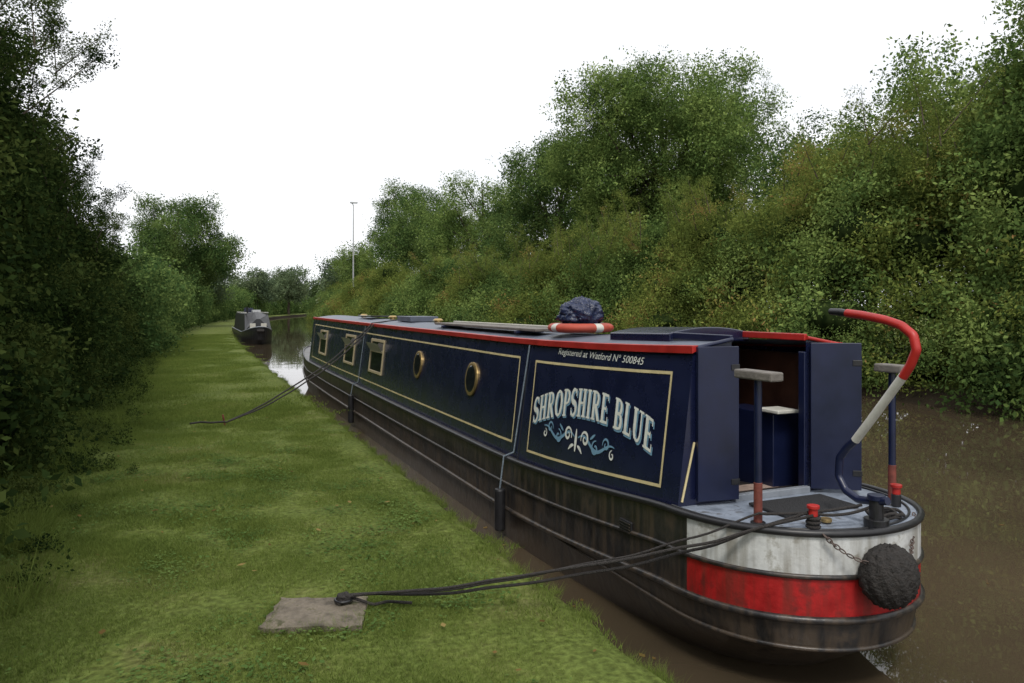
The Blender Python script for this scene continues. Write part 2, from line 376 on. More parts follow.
# right bank bushes
def rh(y): return np.interp(y,[-10,5,12,16,21,28,34,42,60,100],[8.5,9.4,8.6,7.2,6.5,6.0,5.2,4.8,5.0,5])
blobs=[[],[],[]]; y=-6
while y<150:
    st=random.uniform(2.0,3.4) if y<60 else 4.5
    h=rh(y)*random.uniform(.76,1.12); rb=random.uniform(1.3,2.3)
    k=random.choice([0,0,1,1,2]) if y>9 else random.choice([0,0,0,1])
    if 14<y<34: k=random.choice([1,1,0,0])
    xo=random.uniform(-.3,1.0)
    for lev_ in range(5):
        r=rb*random.uniform(.65,1.0)
        kk=k if random.random()<0.85 else random.choice([0,1,2])
        blobs[kk].append(((Rx(y)+r-0.8+xo+[0,0,0.6,1.3,2.2][lev_]+random.uniform(-.5,.6),y+random.uniform(-1.1,1.1),0.1+h*[0.10,0.30,0.5,0.70,0.88][lev_]),(r,r*1.15,h*random.uniform(0.11,0.18))))
    y+=st*0.82
for k,(cc,nm) in enumerate(((C_TREE,'hawthorn_bushes'),(C_YEL,'willow_bushes'),(C_DARK,'alder_bushes'))):
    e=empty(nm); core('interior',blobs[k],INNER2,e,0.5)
    P=blob_points(blobs[k],2.7,zmin=0.12,inner=0.74,rmin=0.70,rmax=1.2); n=len(P)
    scatter('foliage',P,rrot(n),0.60*(0.4+0.9*rng.random(n)),cc,e); print(nm,n)
# long shoots standing out of the willow bushes
sp=[];V=[];F=[]
random.seed(11)
for i in range(150):
    yy=random.uniform(8,48); h=rh(yy); x0=Rx(yy)+random.uniform(0.5,3.5); z0=h*random.uniform(.7,.95)
    L=random.uniform(0.8,2.0); d=Vector((random.uniform(-.5,.4),random.uniform(-.5,.5),random.uniform(.6,1))).normalized()
    limb(V,F,(x0,yy,z0),Vector((x0,yy,z0))+d*L,0.02,0.006,n=4,segs=2)
    for k in range(8): sp.append(tuple(Vector((x0,yy,z0))+d*L*(k/7)+Vector([random.gauss(0,.12) for _ in range(3)])))
sh=mobj('willow_shoots',V,F,BARK); sp=np.array(sp); scatter('foliage',sp,rrot(len(sp)),0.30*(0.5+0.8*rng.random(len(sp))),C_YEL,sh)
# trees
tree('ash_tree',26,38,16.4,6.6,C_TREE,cl=0.85,dens=0.75,lumps=34,seed=2)
tree('ash_tree',24,48,14.4,5.2,C_DARK,cl=0.9,dens=0.7,lumps=22,seed=3)
tree('ash_tree',22,57,13.2,4.6,C_TREE,cl=0.9,dens=0.7,seed=4,lumps=18)
tree('alder_tree',20.5,67,11.8,4.6,C_DARK,cl=0.95,dens=0.7,seed=5,lumps=18)
tree('oak_tree',24,89,17.6,5.0,C_DARK,cl=1.0,dens=0.7,seed=6,low=0.35,lumps=18)
tree('alder_tree',18.5,84,9.6,4.0,C_TREE,cl=1.0,dens=0.7,seed=7)
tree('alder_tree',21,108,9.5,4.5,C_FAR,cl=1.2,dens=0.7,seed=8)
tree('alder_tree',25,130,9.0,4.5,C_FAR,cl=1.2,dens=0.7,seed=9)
tree('ash_tree',30,29,11.0,5.0,C_DARK,cl=0.9,dens=0.6,seed=10,lumps=18)
tree('willow_tree',22.5,20,8.8,3.8,C_YEL,cl=0.75,dens=0.7,seed=11,low=0.1,lumps=18)
tree('willow_tree',22.0,15.5,10.2,3.6,C_TREE,cl=0.75,dens=0.7,seed=31,low=0.1,lumps=20)
tree('willow_tree',21.5,10.8,12.0,4.0,C_TREE,cl=0.75,dens=0.8,seed=12,low=0.1,lumps=26)
tree('willow_tree',22,5,13,4.4,C_TREE,cl=0.75,dens=0.7,seed=13,low=0.1,lumps=20)
tree('oak_tree',-1.2,76,12.6,5.0,C_DARK,cl=0.95,dens=0.8,seed=14,lumps=20)
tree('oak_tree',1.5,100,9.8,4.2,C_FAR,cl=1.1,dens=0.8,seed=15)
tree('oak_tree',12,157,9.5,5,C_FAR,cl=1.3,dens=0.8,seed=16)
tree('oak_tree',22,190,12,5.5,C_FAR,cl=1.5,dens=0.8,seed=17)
tree('hawthorn_tree',-3.7,9.6,8.2,1.7,C_HNEAR,cl=0.34,dens=0.8,seed=20,low=0.3)
tree('hawthorn_tree',-3.3,14.5,6.6,1.5,C_HNEAR,cl=0.34,dens=0.8,seed=21,low=0.3)
# distant woods
blobs=[]
for i in range(70):
    t=i/70; x=-250+500*t; blobs.append(((x+random.uniform(-3,3),300+random.uniform(-15,40),4),(8,8,random.uniform(5,9))))
for i in range(30): blobs.append(((35+random.uniform(0,12)+i*1.5,60+i*8,4),(5,6,random.uniform(4,7))))
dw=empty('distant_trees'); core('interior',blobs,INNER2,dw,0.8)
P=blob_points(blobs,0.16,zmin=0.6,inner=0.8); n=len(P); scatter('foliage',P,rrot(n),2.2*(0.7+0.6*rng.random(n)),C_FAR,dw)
print('leaf tris',TOTAL[0])
# grass
C_G=[grass_tile(L_GRASS,1500,0.62,0.034,0.0055,s,lean=0.8) for s in range(4)]
C_G2=[grass_tile(L_GRASS,900,1.5,0.045,0.016,s+10) for s in range(3)]
C_G3=[grass_tile(L_GRASS,120,0.25,0.26,0.008,s+20,lean=0.6) for s in range(3)]
def zr(n): r=np.zeros((n,3)); r[:,2]=rng.random(n)*6.283; return r
pts=[]
for i in range(600):
    yy=0.8+14*random.random()**1.15; pts.append((random.uniform(-1.9,Lx(yy)-0.30),yy,0.45))
P=np.array(pts); P[:,2]=[0.45+gn(p[0],p[1])-0.004 for p in P]
g=empty('grass')
scatter('mown_grass',P,zr(len(P)),0.7+0.6*rng.random(len(P)),C_G,g)
pts=[(random.uniform(-1.6,1.5)+c(yy),yy,0.445) for yy in [random.uniform(13,55) for _ in range(600)]]
scatter('mown_grass_far',np.array(pts),zr(len(pts)),0.8+0.5*rng.random(len(pts)),C_G2,g)
pts=[]
for i in range(560):
    yy=1+49*random.random()**1.5; pts.append((Lx(yy)-0.06+random.uniform(-.1,.05)+0.05*noise.noise(Vector((0,yy*1.3,0))),yy,0.39))
n1=len(pts)
for i in range(900):
    yy=random.uniform(2,40); pts.append((-1.6+c(yy)+random.gauss(0.0,0.3),yy,0.43))
n2=len(pts)
for i in range(260):
    yy=random.uniform(2,18); pts.append((random.uniform(-1.5,2.0),yy,0.43))
sc=np.concatenate([0.22+0.25*rng.random(n1),0.4+0.8*rng.random(n2-n1),0.15+0.16*rng.random(260)])
scatter('long_grass',np.array(pts),zr(len(pts)),sc,C_G3,g)
pts=[(-1.45+random.gauss(-0.15,0.3),random.uniform(3,30),0.5) for i in range(420)]
scatter('weeds',np.array(pts),rrot(420),0.14*(0.6+0.9*rng.random(420)),C_HNEAR,g)
L_CLOV=leafmat('clover_leaf',(0.045,0.085,0.022),(0.075,0.125,0.035),(0.11,0.16,0.045),trans=0.2,nscale=2,gain=1.2)
L_DEAD=leafmat('dead_leaf',(0.08,0.05,0.02),(0.15,0.10,0.035),(0.24,0.18,0.07),trans=0.1,nscale=3)
def flatleaves(mat,n,spread,size,seed):
    r=np.random.default_rng(seed); P=np.zeros((n,3)); P[:,:2]=r.normal(size=(n,2))*spread; P[:,2]=r.random(n)*0.015
    a=r.random(n)*6.283; ax=np.stack([np.cos(a),np.sin(a),r.normal(size=n)*.15],1); s=np.stack([-np.sin(a),np.cos(a),r.normal(size=n)*.15],1); sz=size*(.6+.8*r.random(n))[:,None]
    v=np.empty((n,4,3)); v[:,0]=P; v[:,1]=P+ax*sz*.5+s*sz*.3; v[:,2]=P+ax*sz; v[:,3]=P+ax*sz*.5-s*sz*.3
    return v,r.random(n),mat
CL=[flatleaves(L_CLOV,60,0.09,0.022,s) for s in range(3)]
cp=[]
for i in range(420):
    yy=1+11*random.random(); cp.append((random.uniform(-1.6,1.95),yy,0.468))
cp=[p for p in cp if noise.noise(Vector((p[0]*.9,p[1]*.9,7)))>-0.02]
scatter('clover',np.array(cp),zr(len(cp)),0.7+0.8*rng.random(len(cp)),CL,g)
DL=[flatleaves(L_DEAD,1,0.0,0.05,s) for s in range(3)]
dp=[(random.uniform(-1.5,2.1),1.5+14*random.random(),0.485) for _ in range(110)]
scatter('fallen_leaves',np.array(dp),zr(len(dp)),0.5+0.8*rng.random(len(dp)),DL,g)
wl=[(random.uniform(5.3,15.5),random.uniform(1,22),0.003) for _ in range(110)]+[(random.uniform(2.35,2.85),random.uniform(3,12),0.003) for _ in range(25)]+[(15.3+random.uniform(-1.5,.4),random.uniform(4,30),0.003) for _ in range(160)]
fl=empty('floating_leaves'); scatter('leaves',np.array(wl),zr(len(wl)),0.5+0.9*rng.random(len(wl)),[(v*np.array([1,1,0.05]),l,m) for v,l,m in DL],fl)
print('total tris',TOTAL[0])
# ------------------------------------------------------------------ NARROWBOAT
CX=3.74; HW=0.84
def gz(y): return float(np.interp(y,[3.0,4.3,4.8,5.2,5.7,6.2,6.8,7.4,11,17.6,21,24.3],[1.0,.975,.93,.895,.855,.825,.803,.793,.795,.81,.85,1.12]))
def rz(y): return float(np.interp(y,[4,4.8,5.6,6.4,7.5,12,21.2],[2.02,1.99,1.97,1.957,1.95,1.96,2.0]))
YC=4.2; YF=21.1
def side(y,z,off=0.004):
    t=(z-gz(y))/(rz(y)-gz(y)); return Vector((2.97+0.13*t-off,y,z))
def sidet(y,t,off=0.004): return side(y,gz(y)+t*(rz(y)-gz(y)),off)
boat=empty('narrowboat')
path=[]
for a in np.linspace(90,0,14): path.append((CX-HW*math.cos(math.radians(a))**0.8 if a<90 else CX,20.5+3.7*math.sin(math.radians(a))))
for y in np.arange(20,4.3,-0.4): path.append((CX-HW,float(y)))
path.append((CX-HW,4.25))
for a in np.linspace(0,180,61)[1:-1]: path.append((CX-HW*math.cos(math.radians(a)),4.2-0.97*math.sin(math.radians(a))**0.9))
path.append((CX+HW,4.25))
for y in np.arange(4.4,20.3,0.4): path.append((CX+HW,float(y)))
for a in np.linspace(0,90,14)[:-1]: path.append((CX+HW*math.cos(math.radians(a))**0.8,20.5+3.7*math.sin(math.radians(a))))
npth=len(path)
def lev(k,x,y):
    g0=gz(y); w=min(1,max(0,(6.6-y)/3.4))**1.3; wb=min(1,max(0,(y-19)/5))
    zs=[g0,g0-0.06,g0-0.25,g0-0.50,0.31,0.0,-0.4]; ks=[0,0,0,0.005,0.05,0.62,1.15]
    kk=ks[k]; 
    return (CX+(x-CX)*(1-0.55*w*kk-0.02*(k>=4)-0.5*wb*kk*.5), y+0.85*w*kk-0.8*wb*kk, zs[k])
V=[];F=[];fm=[]
for k in range(7):
    for(x,y) in path: V.append(lev(k,x,y))
for k in range(6):
    for i in range(npth):
        j=(i+1)%npth; F.append((k*npth+i,k*npth+j,(k+1)*npth+j,(k+1)*npth+i))
        ym=max(path[i][1],path[j][1])
        fm.append(1 if ym<=4.06 and k<2 else 2 if ym<=4.06 and k==2 else 0)
hull=mobj('hull',V,F,[BLACK,WHITE,REDH],fm,smooth=False,parent=boat); join_fix(hull)
for pl in hull.data.polygons: pl.use_smooth=True
md=hull.modifiers.new('es','EDGE_SPLIT'); md.split_angle=math.radians(35)
V=[(x,y,gz(y)-0.002) for x,y in path]+[(CX,y,gz(y)-0.002) for x,y in path]
F=[(i,(i+1)%npth,npth+(i+1)%npth,npth+i) for i in range(npth) if max(path[i][1],path[(i+1)%npth][1])>4.26]
mobj('gunwale',V,F,BLACK,parent=boat)
st=[(x,y) for x,y in path if y<=4.26]
V=[(x,y,gz(y)-0.001) for x,y in st]; mobj('stern_deck',V,[tuple(range(len(st)))],DECK,parent=boat)
def ring(k,off): 
    out=[]
    for x,y in path:
        p=lev(k,x,y); d=Vector((p[0]-CX, (p[1]-4.2)*0.8 if y<4.2 else ((y-20.5)*0.3 if y>20.5 else 0),0)); 
        d=d.normalized() if d.length>0 else Vector((0,1,0)); out.append((p[0]+d.x*off,p[1]+d.y*off,p[2]))
    return out
tube('gunwale_rim',ring(0,0.0),0.022,BLACK2,boat,cyc=True)
tube('rubbing_strake',ring(2,0.004),0.015,BLACK,boat,cyc=True)
tube('rubbing_strake_low',ring(3,0.006),0.022,BLACK,boat,cyc=True)
tube('chine_strake',[(x,y,z-0.0) for x,y,z in ring(4,0.004)],0.014,BLACK,boat,cyc=True)
tube('deck_coaming',[(CX+(x-CX)*0.93,4.2+(y-4.2)*0.93,gz(y)+0.004) for x,y in st],0.008,BLACK2,boat)
# cabin
yv=[YC,4.4,4.6,4.9]+list(np.arange(5.2,21,0.4))+[YF]
V=[];F=[];fm=[]
nx=13
def prof(y):
    p=[(2.97,gz(y)),(3.1,rz(y))]
    for i in range(1,nx-1):
        t=i/(nx-1); x=3.1+(2*CX-6.2)*t; p.append((x,rz(y)+0.075*(1-(2*t-1)**2)))
    p+=[(2*CX-3.1,rz(y)),(2*CX-2.97,gz(y))]; return p
np_=nx+2
for y in yv: V+=[(x,y,z) for x,z in prof(y)]
for j in range(len(yv)-1):
    for i in range(np_-1):
        xm=(prof(yv[j])[i][0]+prof(yv[j])[i+1][0])/2
        if yv[j]<4.85 and 3.42<xm<4.06 : continue
        a=j*np_+i; F.append((a,a+np_,a+np_+1,a+1)); fm.append(0 if i in(0,np_-2) else 1)
a=(len(yv)-1)*np_; F.append(tuple(range(a,a+np_))); fm.append(0)
cab=mobj('cabin',V,F,[NAVY,ROOF],fm,parent=boat); join_fix(cab)
xa,xb=3.41,4.07
def rfz(x,y): t=(x-3.1)/(2*CX-6.2); return rz(y)+0.075*(1-(2*t-1)**2)
g0=gz(YC)
mobj('bulkhead_near',[(2.97,YC,g0),(xa,YC,g0),(xa,YC,rfz(xa,YC)),(3.1,YC,rz(YC))],[(0,1,2,3)],NAVY,parent=boat)
mobj('bulkhead_far',[(xb,YC,g0),(2*CX-2.97,YC,g0),(2*CX-3.1,YC,rz(YC)),(xb,YC,rfz(xb,YC))],[(0,1,2,3)],NAVY,parent=boat)
tube('bulkhead_line',[(3.0,YC-0.004,g0+0.03),(3.10,YC-0.004,g0+0.42)],0.008,CREAM,boat)
for s,nm in((1,'near'),(-1,'far')):
    V=[];F=[]
    for y in yv:
        z=rz(y); xs=[3.075,3.075,3.125,3.135]; zs=[z-0.022,z+0.028,z+0.032,z+0.004]
        for x,zz in zip(xs,zs): V.append((x if s>0 else 2*CX-x,y-(0.015 if y==YC else 0),zz))
    for j in range(len(yv)-1):
        for i in range(4): F.append((j*4+i,j*4+(i+1)%4,(j+1)*4+(i+1)%4,(j+1)*4+i))
    F+=[(0,1,2,3),tuple(len(V)-4+i for i in range(4))]
    o=mobj('roof_edge_'+nm,V,F,RED,parent=boat); join_fix(o)
for x0,x1,nm in((3.12,xa,'a'),(xb,4.36,'b')):
    tube('roof_end_trim_'+nm,[(x0,YC-0.01,rfz(x0,YC)+0.012),(x1,YC-0.01,rfz(x1,YC)+0.012)],0.014,RED if nm=='b' else NAVYD,boat)
for x,nm,mt in((xa,'near',NAVYD),(xb,'far',RED)):
    box('hatch_runner_'+nm,(x,4.55,rfz(x,4.6)+0.03),(0.03,0.70,0.05),mt,boat)
V=[];F=[]
for y in(4.86,5.75):
    for i in range(9):
        t=i/8; x=3.36+0.76*t; V.append((x,y,rz(y)+0.11+0.045*(1-(2*t-1)**2)))
    V+=[(4.12,y,rz(y)+0.04),(3.36,y,rz(y)+0.04)]
F=[(i,(i+1)%11,11+(i+1)%11,11+i) for i in range(11)]+[tuple(range(11)),tuple(range(21,10,-1))]
o=mobj('sliding_hatch',V,F,NAVY,parent=boat,bevel=0.008); join_fix(o)
# interior
box('interior_floor',(3.74,5.3,0.62),(1.2,2.1,0.04),WOOD,boat)
box('interior_wall_near',(3.17,5.3,1.3),(0.03,2.1,1.3),WOOD,boat)
box('interior_wall_far',(4.27,5.3,1.3),(0.03,2.1,1.3),WOOD,boat)
box('interior_wall_end',(3.74,6.36,1.3),(1.2,0.03,1.3),WOOD,boat)
box('interior_step',(3.74,4.42,0.94),(0.62,0.36,0.04),STEP,boat)
box('interior_cupboard',(4.12,4.75,1.15),(0.25,0.6,0.7),NAVYD,boat)
box('interior_shelf',(4.04,4.45,1.53),(0.2,0.22,0.025),BWHITE,boat)
box('door_sill',(3.74,YC-0.02,g0+0.02),(0.66,0.05,0.05),GREY,boat)
for x in (xa+0.012,xb-0.012): box('door_jamb',(x,YC+0.02,1.48),(0.025,0.06,1.0),NAVYD,boat)
def door(nm,p0,p1,z0,z1):
    p0=Vector(p0);p1=Vector(p1); d=(p1-p0).normalized(); nrm=Vector((d.y,-d.x,0)); 
    def slab(n2,a,b2,za,zb,th,off,mat):
        v=[]
        for zz in(za,zb):
            for pp in(a,b2):
                for s in(0,1): q=p0+d*pp+nrm*(off+s*th); v.append((q.x,q.y,zz))
        o=mobj(n2,v,[(0,1,3,2),(4,6,7,5),(0,4,5,1),(2,3,7,6),(0,2,6,4),(1,5,7,3)],mat,parent=boat,bevel=0.003); join_fix(o)
    L=(p1-p0).length
    slab(nm,0,L,z0,z1,0.03,0,NAVYD)
    for zz in(z0+0.12,z1-0.14): slab(nm+'_hinge',L-0.06,L+0.004,zz-0.02,zz+0.02,0.006,0.03,BLACK2)
door('door_near',(3.105,YC-0.015,0),(3.405,YC-0.06,0),g0+0.03,2.035)
door('door_far',(4.09,YC-0.02,0),(4.37,3.99,0),g0+0.03,2.045)
box('deck_mat',(3.72,3.86,gz(3.9)+0.012),(0.62,0.34,0.02),MAT,boat)
# coach lines
def ribbon(nm,pts,w,mat,off=0.004,closed=False,parent=boat):
    V=[];F=[]; n=len(pts)
    for i,(a,z) in enumerate(pts):
        p=pts[max(0,i-1)]; q=pts[min(n-1,i+1)]
        dx,dz=q[0]-p[0],q[1]-p[1]; L=math.hypot(dx,dz) or 1; k=w[i]/2 if isinstance(w,list) else w/2
        nx_,nz_=-dz/L*k,dx/L*k
        V+=[side(a+nx_,z+nz_,off),side(a-nx_,z-nz_,off)]
    for i in range(n-1): j=i+1; F.append((2*i,2*i+1,2*j+1,2*j))
    return mobj(nm,V,F,mat,parent=parent)
def frame(nm,ya,yb,ta,tb,w):
    zz=lambda y,t: gz(y)+t*(rz(y)-gz(y))
    yy=list(np.linspace(ya,yb,40))
    ribbon(nm+'_top',[(y,zz(y,tb)) for y in yy],w,CREAM); ribbon(nm+'_bottom',[(y,zz(y,ta)) for y in yy],w,CREAM)
    for s,y in(('a',ya),('b',yb)): ribbon(nm+'_end_'+s,[(y,zz(y,ta)-w/2),(y,zz(y,tb)+w/2)],w,CREAM,off=0.0045)
frame('coach_line_name_panel',4.42,6.66,0.10,0.845,0.022)
frame('coach_line',7.05,20.7,0.13,0.86,0.022)
tube('panel_joint',[sidet(6.86,0,0.0),sidet(6.86,1,0.0)],0.006,BLACK2,boat)
def porthole(y,z,r):
    for nm,rr,off,mat,hh in(('porthole_rim',r,0.0,BRASS,0.02),('porthole_glass',r*0.80,0.0,GLASS,0.024)):
        V=[];n=32
        for k,(q,o) in enumerate(((rr,0.001),(rr,hh),(rr*0.9,hh+0.004))):
            for i in range(n):
                a=6.283*i/n; V.append(side(y+q*math.cos(a),z+q*math.sin(a),o))
        F=[(k*n+i,k*n+(i+1)%n,(k+1)*n+(i+1)%n,(k+1)*n+i) for k in range(2) for i in range(n)]+[tuple(range(2*n,3*n))]
        join_fix(mobj(nm,V,F,mat,parent=boat))
porthole(8.38,1.46,0.195); porthole(10.65,1.47,0.195)
def window(y,w,z0,z1):
    def quad(nm,a,b2,za,zb,off,mat,off2=None):
        o2=off if off2 is None else off2
        V=[side(a,za,off),side(b2,za,off),side(b2,zb,o2),side(a,zb,o2),side(a,za,0),side(b2,za,0),side(b2,zb,0),side(a,zb,0)]
        F=[(0,1,2,3),(4,7,6,5),(0,4,5,1),(1,5,6,2),(2,6,7,3),(3,7,4,0)]
        join_fix(mobj(nm,V,F,mat,parent=boat,bevel=0.002))
    t=0.045
    a,b2=y-w/2,y+w/2
    quad('window_glass',a+t,b2-t,z0+t,z1-t,0.006,GLASS)
    for nm,q in(('l',(a,a+t,z0,z1)),('r',(b2-t,b2,z0,z1)),('t',(a+t,b2-t,z1-t,z1)),('b',(a+t,b2-t,z0,z0+t)),('m',(a+t,b2-t,z0+(z1-z0)*.62,z0+(z1-z0)*.62+.03))):
        quad('window_frame_'+nm,*q,0.02,FRAME)
    zt=z1-0.03; zb=z0+(z1-z0)*.64
    V=[side(a+t,zb,0.022),side(b2-t,zb,0.022),side(b2-t,zt-0.03,0.13),side(a+t,zt-0.03,0.13)]
    mobj('window_hopper',V,[(0,1,2,3)],PALE,parent=boat)
for yy in(13.3,15.75,19.1): window(yy,1.0,1.13,1.73)
# ---- lettering
def arc(cx,cy,rx,ry,a0,a1,n=12): return [(cx+rx*math.cos(math.radians(a0+(a1-a0)*i/n)),cy+ry*math.sin(math.radians(a0+(a1-a0)*i/n))) for i in range(n+1)]
T=0.2; th=0.09
def stem(x): return ([(x,0.0),(x,1.0)],T)
def ser(x,z): return ([(x-0.17,z),(x+0.17,z)],0.07)
def SS(x): return [stem(x),ser(x,0.03),ser(x,0.97)]
G={
'S':(0.62,[(arc(.32,.735,.22,.235,25,270),[.1]*4+[.15]*4+[.2]*5),(arc(.32,.265,.22,.235,90,-155),[.2]*5+[.15]*4+[.1]*4),([(.53,.72),(.53,.98)],.06),([(.1,.02),(.1,.30)],.06)]),
'H':(0.80,SS(.18)+SS(.62)+[([(.18,.5),(.62,.5)],th)]),
'R':(0.76,SS(.18)+[([(.18,.95)]+arc(.36,.73,.2,.22,90,-90)+[(.18,.51)],[th]*4+[.17]*7+[th]*4),([(.36,.5),(.64,.03)],.19),([(.55,.03),(.76,.03)],.07)]),
'O':(0.78,[(arc(.39,.5,.29,.45,0,360,28),[.2 if abs(math.cos(math.radians(360*i/28)))>.6 else .11 for i in range(29)])]),
'P':(0.68,SS(.18)+[([(.18,.95)]+arc(.36,.71,.21,.24,90,-90)+[(.18,.47)],[th]*4+[.17]*7+[th]*4)]),
'I':(0.38,SS(.19)),
'E':(0.66,SS(.18)+[([(.18,.95),(.58,.95)],th),([(.18,.5),(.48,.5)],th),([(.18,.05),(.6,.05)],th),([(.57,.78),(.57,.99)],.06),([(.59,.01),(.59,.25)],.06),([(.46,.4),(.46,.6)],.05)]),
'B':(0.72,SS(.18)+[([(.18,.95)]+arc(.36,.74,.18,.21,90,-90)+[(.18,.53)],[th]*4+[.17]*7+[th]*4),([(.18,.51)]+arc(.38,.28,.2,.23,90,-90)+[(.18,.05)],[th]*4+[.18]*7+[th]*4)]),
'L':(0.62,SS(.18)+[([(.18,.05),(.56,.05)],th),([(.55,.01),(.55,.28)],.06)]),
'U':(0.80,[([(.18,1.0),(.18,.35)]+arc(.40,.33,.22,.29,180,360)+[(.62,.35),(.62,1.0)],[.2,.2]+[.17]*4+[.1]*5+[.1]*4+[.09,.09]),ser(.18,.97),ser(.62,.97)]),
}
txt='SHROPSHIRE BLUE'; sp_=0.07
tot=sum((G[ch][0]+sp_) if ch!=' ' else .42 for ch in txt)
Y0,Y1=6.60,4.55; sx_=(Y0-Y1)/tot; 
def textz(s): return 1.225+0.155*(1-s*s)+0.035*s
def put(nm,mat,off,dx,dz,hh,grow=0):
    V=[];F=[]; cur=0; k=0
    for ch in txt:
        if ch==' ': cur+=.42; continue
        w,strokes=G[ch]
        for pts,wd in strokes:
            n=len(pts); base=len(V); k+=1
            for i,(px,pz) in enumerate(pts):
                p=pts[max(0,i-1)];q=pts[min(n-1,i+1)]; ddx,ddz=q[0]-p[0],q[1]-p[1]; L=math.hypot(ddx,ddz) or 1
                kw=((wd[min(i,len(wd)-1)] if isinstance(wd,list) else wd)+grow)/2
                for s in(1,-1):
                    X=(cur+px-ddz/L*kw*s)+dx; Z=pz+ddx/L*kw*s+dz
                    yy=Y0-X*sx_; sn=((Y0-yy)/(Y0-Y1))*2-1
                    V.append(side(yy,textz(sn)+Z*hh,off+0.00012*(k%9)))
            for i in range(n-1): F.append((base+2*i,base+2*i+1,base+2*i+3,base+2*i+2))
        cur+=w+sp_
    return mobj(nm,V,F,mat,parent=boat)
put('name_lettering_shade',LETB,0.005,0.07,-0.06,0.235,0.02)
put('name_lettering',LETW,0.008,0,0,0.235)
def txtmesh(nm,s,y0,z0,length,height,mat,shear=0.0):
    cu=bpy.data.curves.new(nm,'FONT'); cu.body=s; cu.size=1; cu.shear=shear; cu.offset=0.0
    o=bpy.data.objects.new(nm,cu); scn.collection.objects.link(o)
    bpy.context.view_layer.update()
    dg=bpy.context.evaluated_depsgraph_get(); me=bpy.data.meshes.new_from_object(o.evaluated_get(dg)); 
    bpy.data.objects.remove(o)
    xs=[v.co.x for v in me.vertices]; w=max(xs)-min(xs); k=length/w
    for v in me.vertices: v.co=side(y0-(v.co.x-min(xs))*k,z0+v.co.y*height,0.005)
    me.materials.clear(); me.materials.append(mat)
    return link(bpy.data.objects.new(nm,me),boat)
txtmesh('registration_lettering','Registered at Watford N\u00ba 500845',6.2,1.872,1.42,0.080,LETW,shear=0.3)
# scroll flourish
def spiral(cy,cz,r,a0,turn,n=30): return [(cy-r*(1-0.8*i/n)*math.cos(math.radians(a0+turn*i/n)),cz+r*(1-0.8*i/n)*math.sin(math.radians(a0+turn*i/n))) for i in range(n+1)]
fc=5.70; fz=1.13; k=0
def S(nm,pts,w,mat):
    global k
    n=len(pts); ribbon(nm,pts,[max(0.005,w*math.sin(math.pi*(0.12+0.8*i/(n-1)))) for i in range(n)],mat,off=0.0052+0.0003*k); k+=1
def tilt(pts,sg): return [(fc+(a-fc)*sg,z) for a,z in pts]
for sg in(1,-1):
    m1,m2=(LETB,LETW)
    S('scroll_stem',tilt([(fc-(0.03+0.60*t),fz+0.05+0.05*math.sin(t*8.0+0.4)*(1-0.25*t)) for t in np.linspace(0,1,34)],sg),0.030,m1)
    S('scroll_curl',tilt(spiral(fc-0.15,fz+0.075,0.07,200,-460),sg),0.026,m2)
    S('scroll_curl',tilt(spiral(fc-0.33,fz+0.03,0.062,80,430),sg),0.024,m1)
    S('scroll_curl',tilt(spiral(fc-0.50,fz+0.085,0.055,190,-430),sg),0.022,m1)
    S('scroll_curl',tilt(spiral(fc-0.60,fz+0.02,0.04,90,400),sg),0.018,m2)
    S('scroll_leaf',tilt([(fc-0.03-0.09*t,fz-0.0-0.05*t*t) for t in np.linspace(0,1,8)],sg),0.03,m2)
    S('scroll_leaf',tilt([(fc-0.24-0.08*t,fz+0.09+0.05*t) for t in np.linspace(0,1,8)],sg),0.025,m1)
S('scroll_centre',[(fc,fz-0.05+0.19*t) for t in np.linspace(0,1,10)],0.040,LETW)
# vents on hull
box('hull_vent',(2.892,4.72,0.72),(0.02,0.16,0.09),BLACK2,boat)
for i in range(4): box('vent_slat',(2.880,4.72,0.69+i*0.02),(0.012,0.14,0.006),BLACK,boat,bevel=0)
for nm,x,y,L in(('near',3.17,3.66,0.33),('far',4.36,3.72,0.22)):
    z0=gz(y); 
    cyl('post_foot_'+nm,(x,y,z0),0.045,0.012,BLACK2,boat)
    cyl('post_base_'+nm,(x,y,z0+0.01),0.026,0.24,RUST,boat)
    cyl('post_'+nm,(x,y,z0+0.24),0.023,0.63,NAVYD,boat)
    box('post_board_'+nm,(x,y,z0+0.90),(0.10,L,0.055),WOODG,boat,bevel=0.01)
def tp(l): return [(CX,y,z) for y,z in l]
tube('tiller_swan_neck',tp([(3.22,1.17),(3.32,1.145),(3.43,1.13),(3.53,1.165),(3.585,1.24),(3.575,1.36),(3.52,1.43),(3.44,1.50)]),0.024,NAVYD,boat,smooth=True)
tube('tiller_bar_white',tp([(3.455,1.485),(3.36,1.60),(3.22,1.775),(3.11,1.915)]),0.0255,BWHITE,boat)
tube('tiller_bar_red',tp([(3.12,1.90),(3.07,1.97),(3.03,2.06),(3.05,2.14),(3.13,2.195),(3.24,2.225),(3.4,2.25),(3.52,2.262)]),0.026,RED,boat,smooth=True)
tube('tiller_handle',tp([(3.50,2.26),(3.56,2.266),(3.65,2.272)]),0.022,BLACK2,boat,radii=[.8,1.1,.9])
cyl('rudder_stock',(CX,3.30,1.0),0.04,0.16,BLACK2,boat)
cyl('rudder_collar',(CX,3.30,1.0),0.07,0.05,BLACK2,boat)
cyl('rudder_cap',(CX,3.30,1.16),0.05,0.03,NAVYD,boat)
def dolly(nm,x,y):
    z=gz(y); cyl(nm+'_base',(x,y,z),0.03,0.08,BLACK2,boat); cyl(nm,(x,y,z+0.08),0.026,0.055,RED,boat); cyl(nm+'_cap',(x,y,z+0.125),0.036,0.02,RED,boat)
dolly('dolly_near',3.37,3.42); dolly('dolly_far',4.28,3.62)
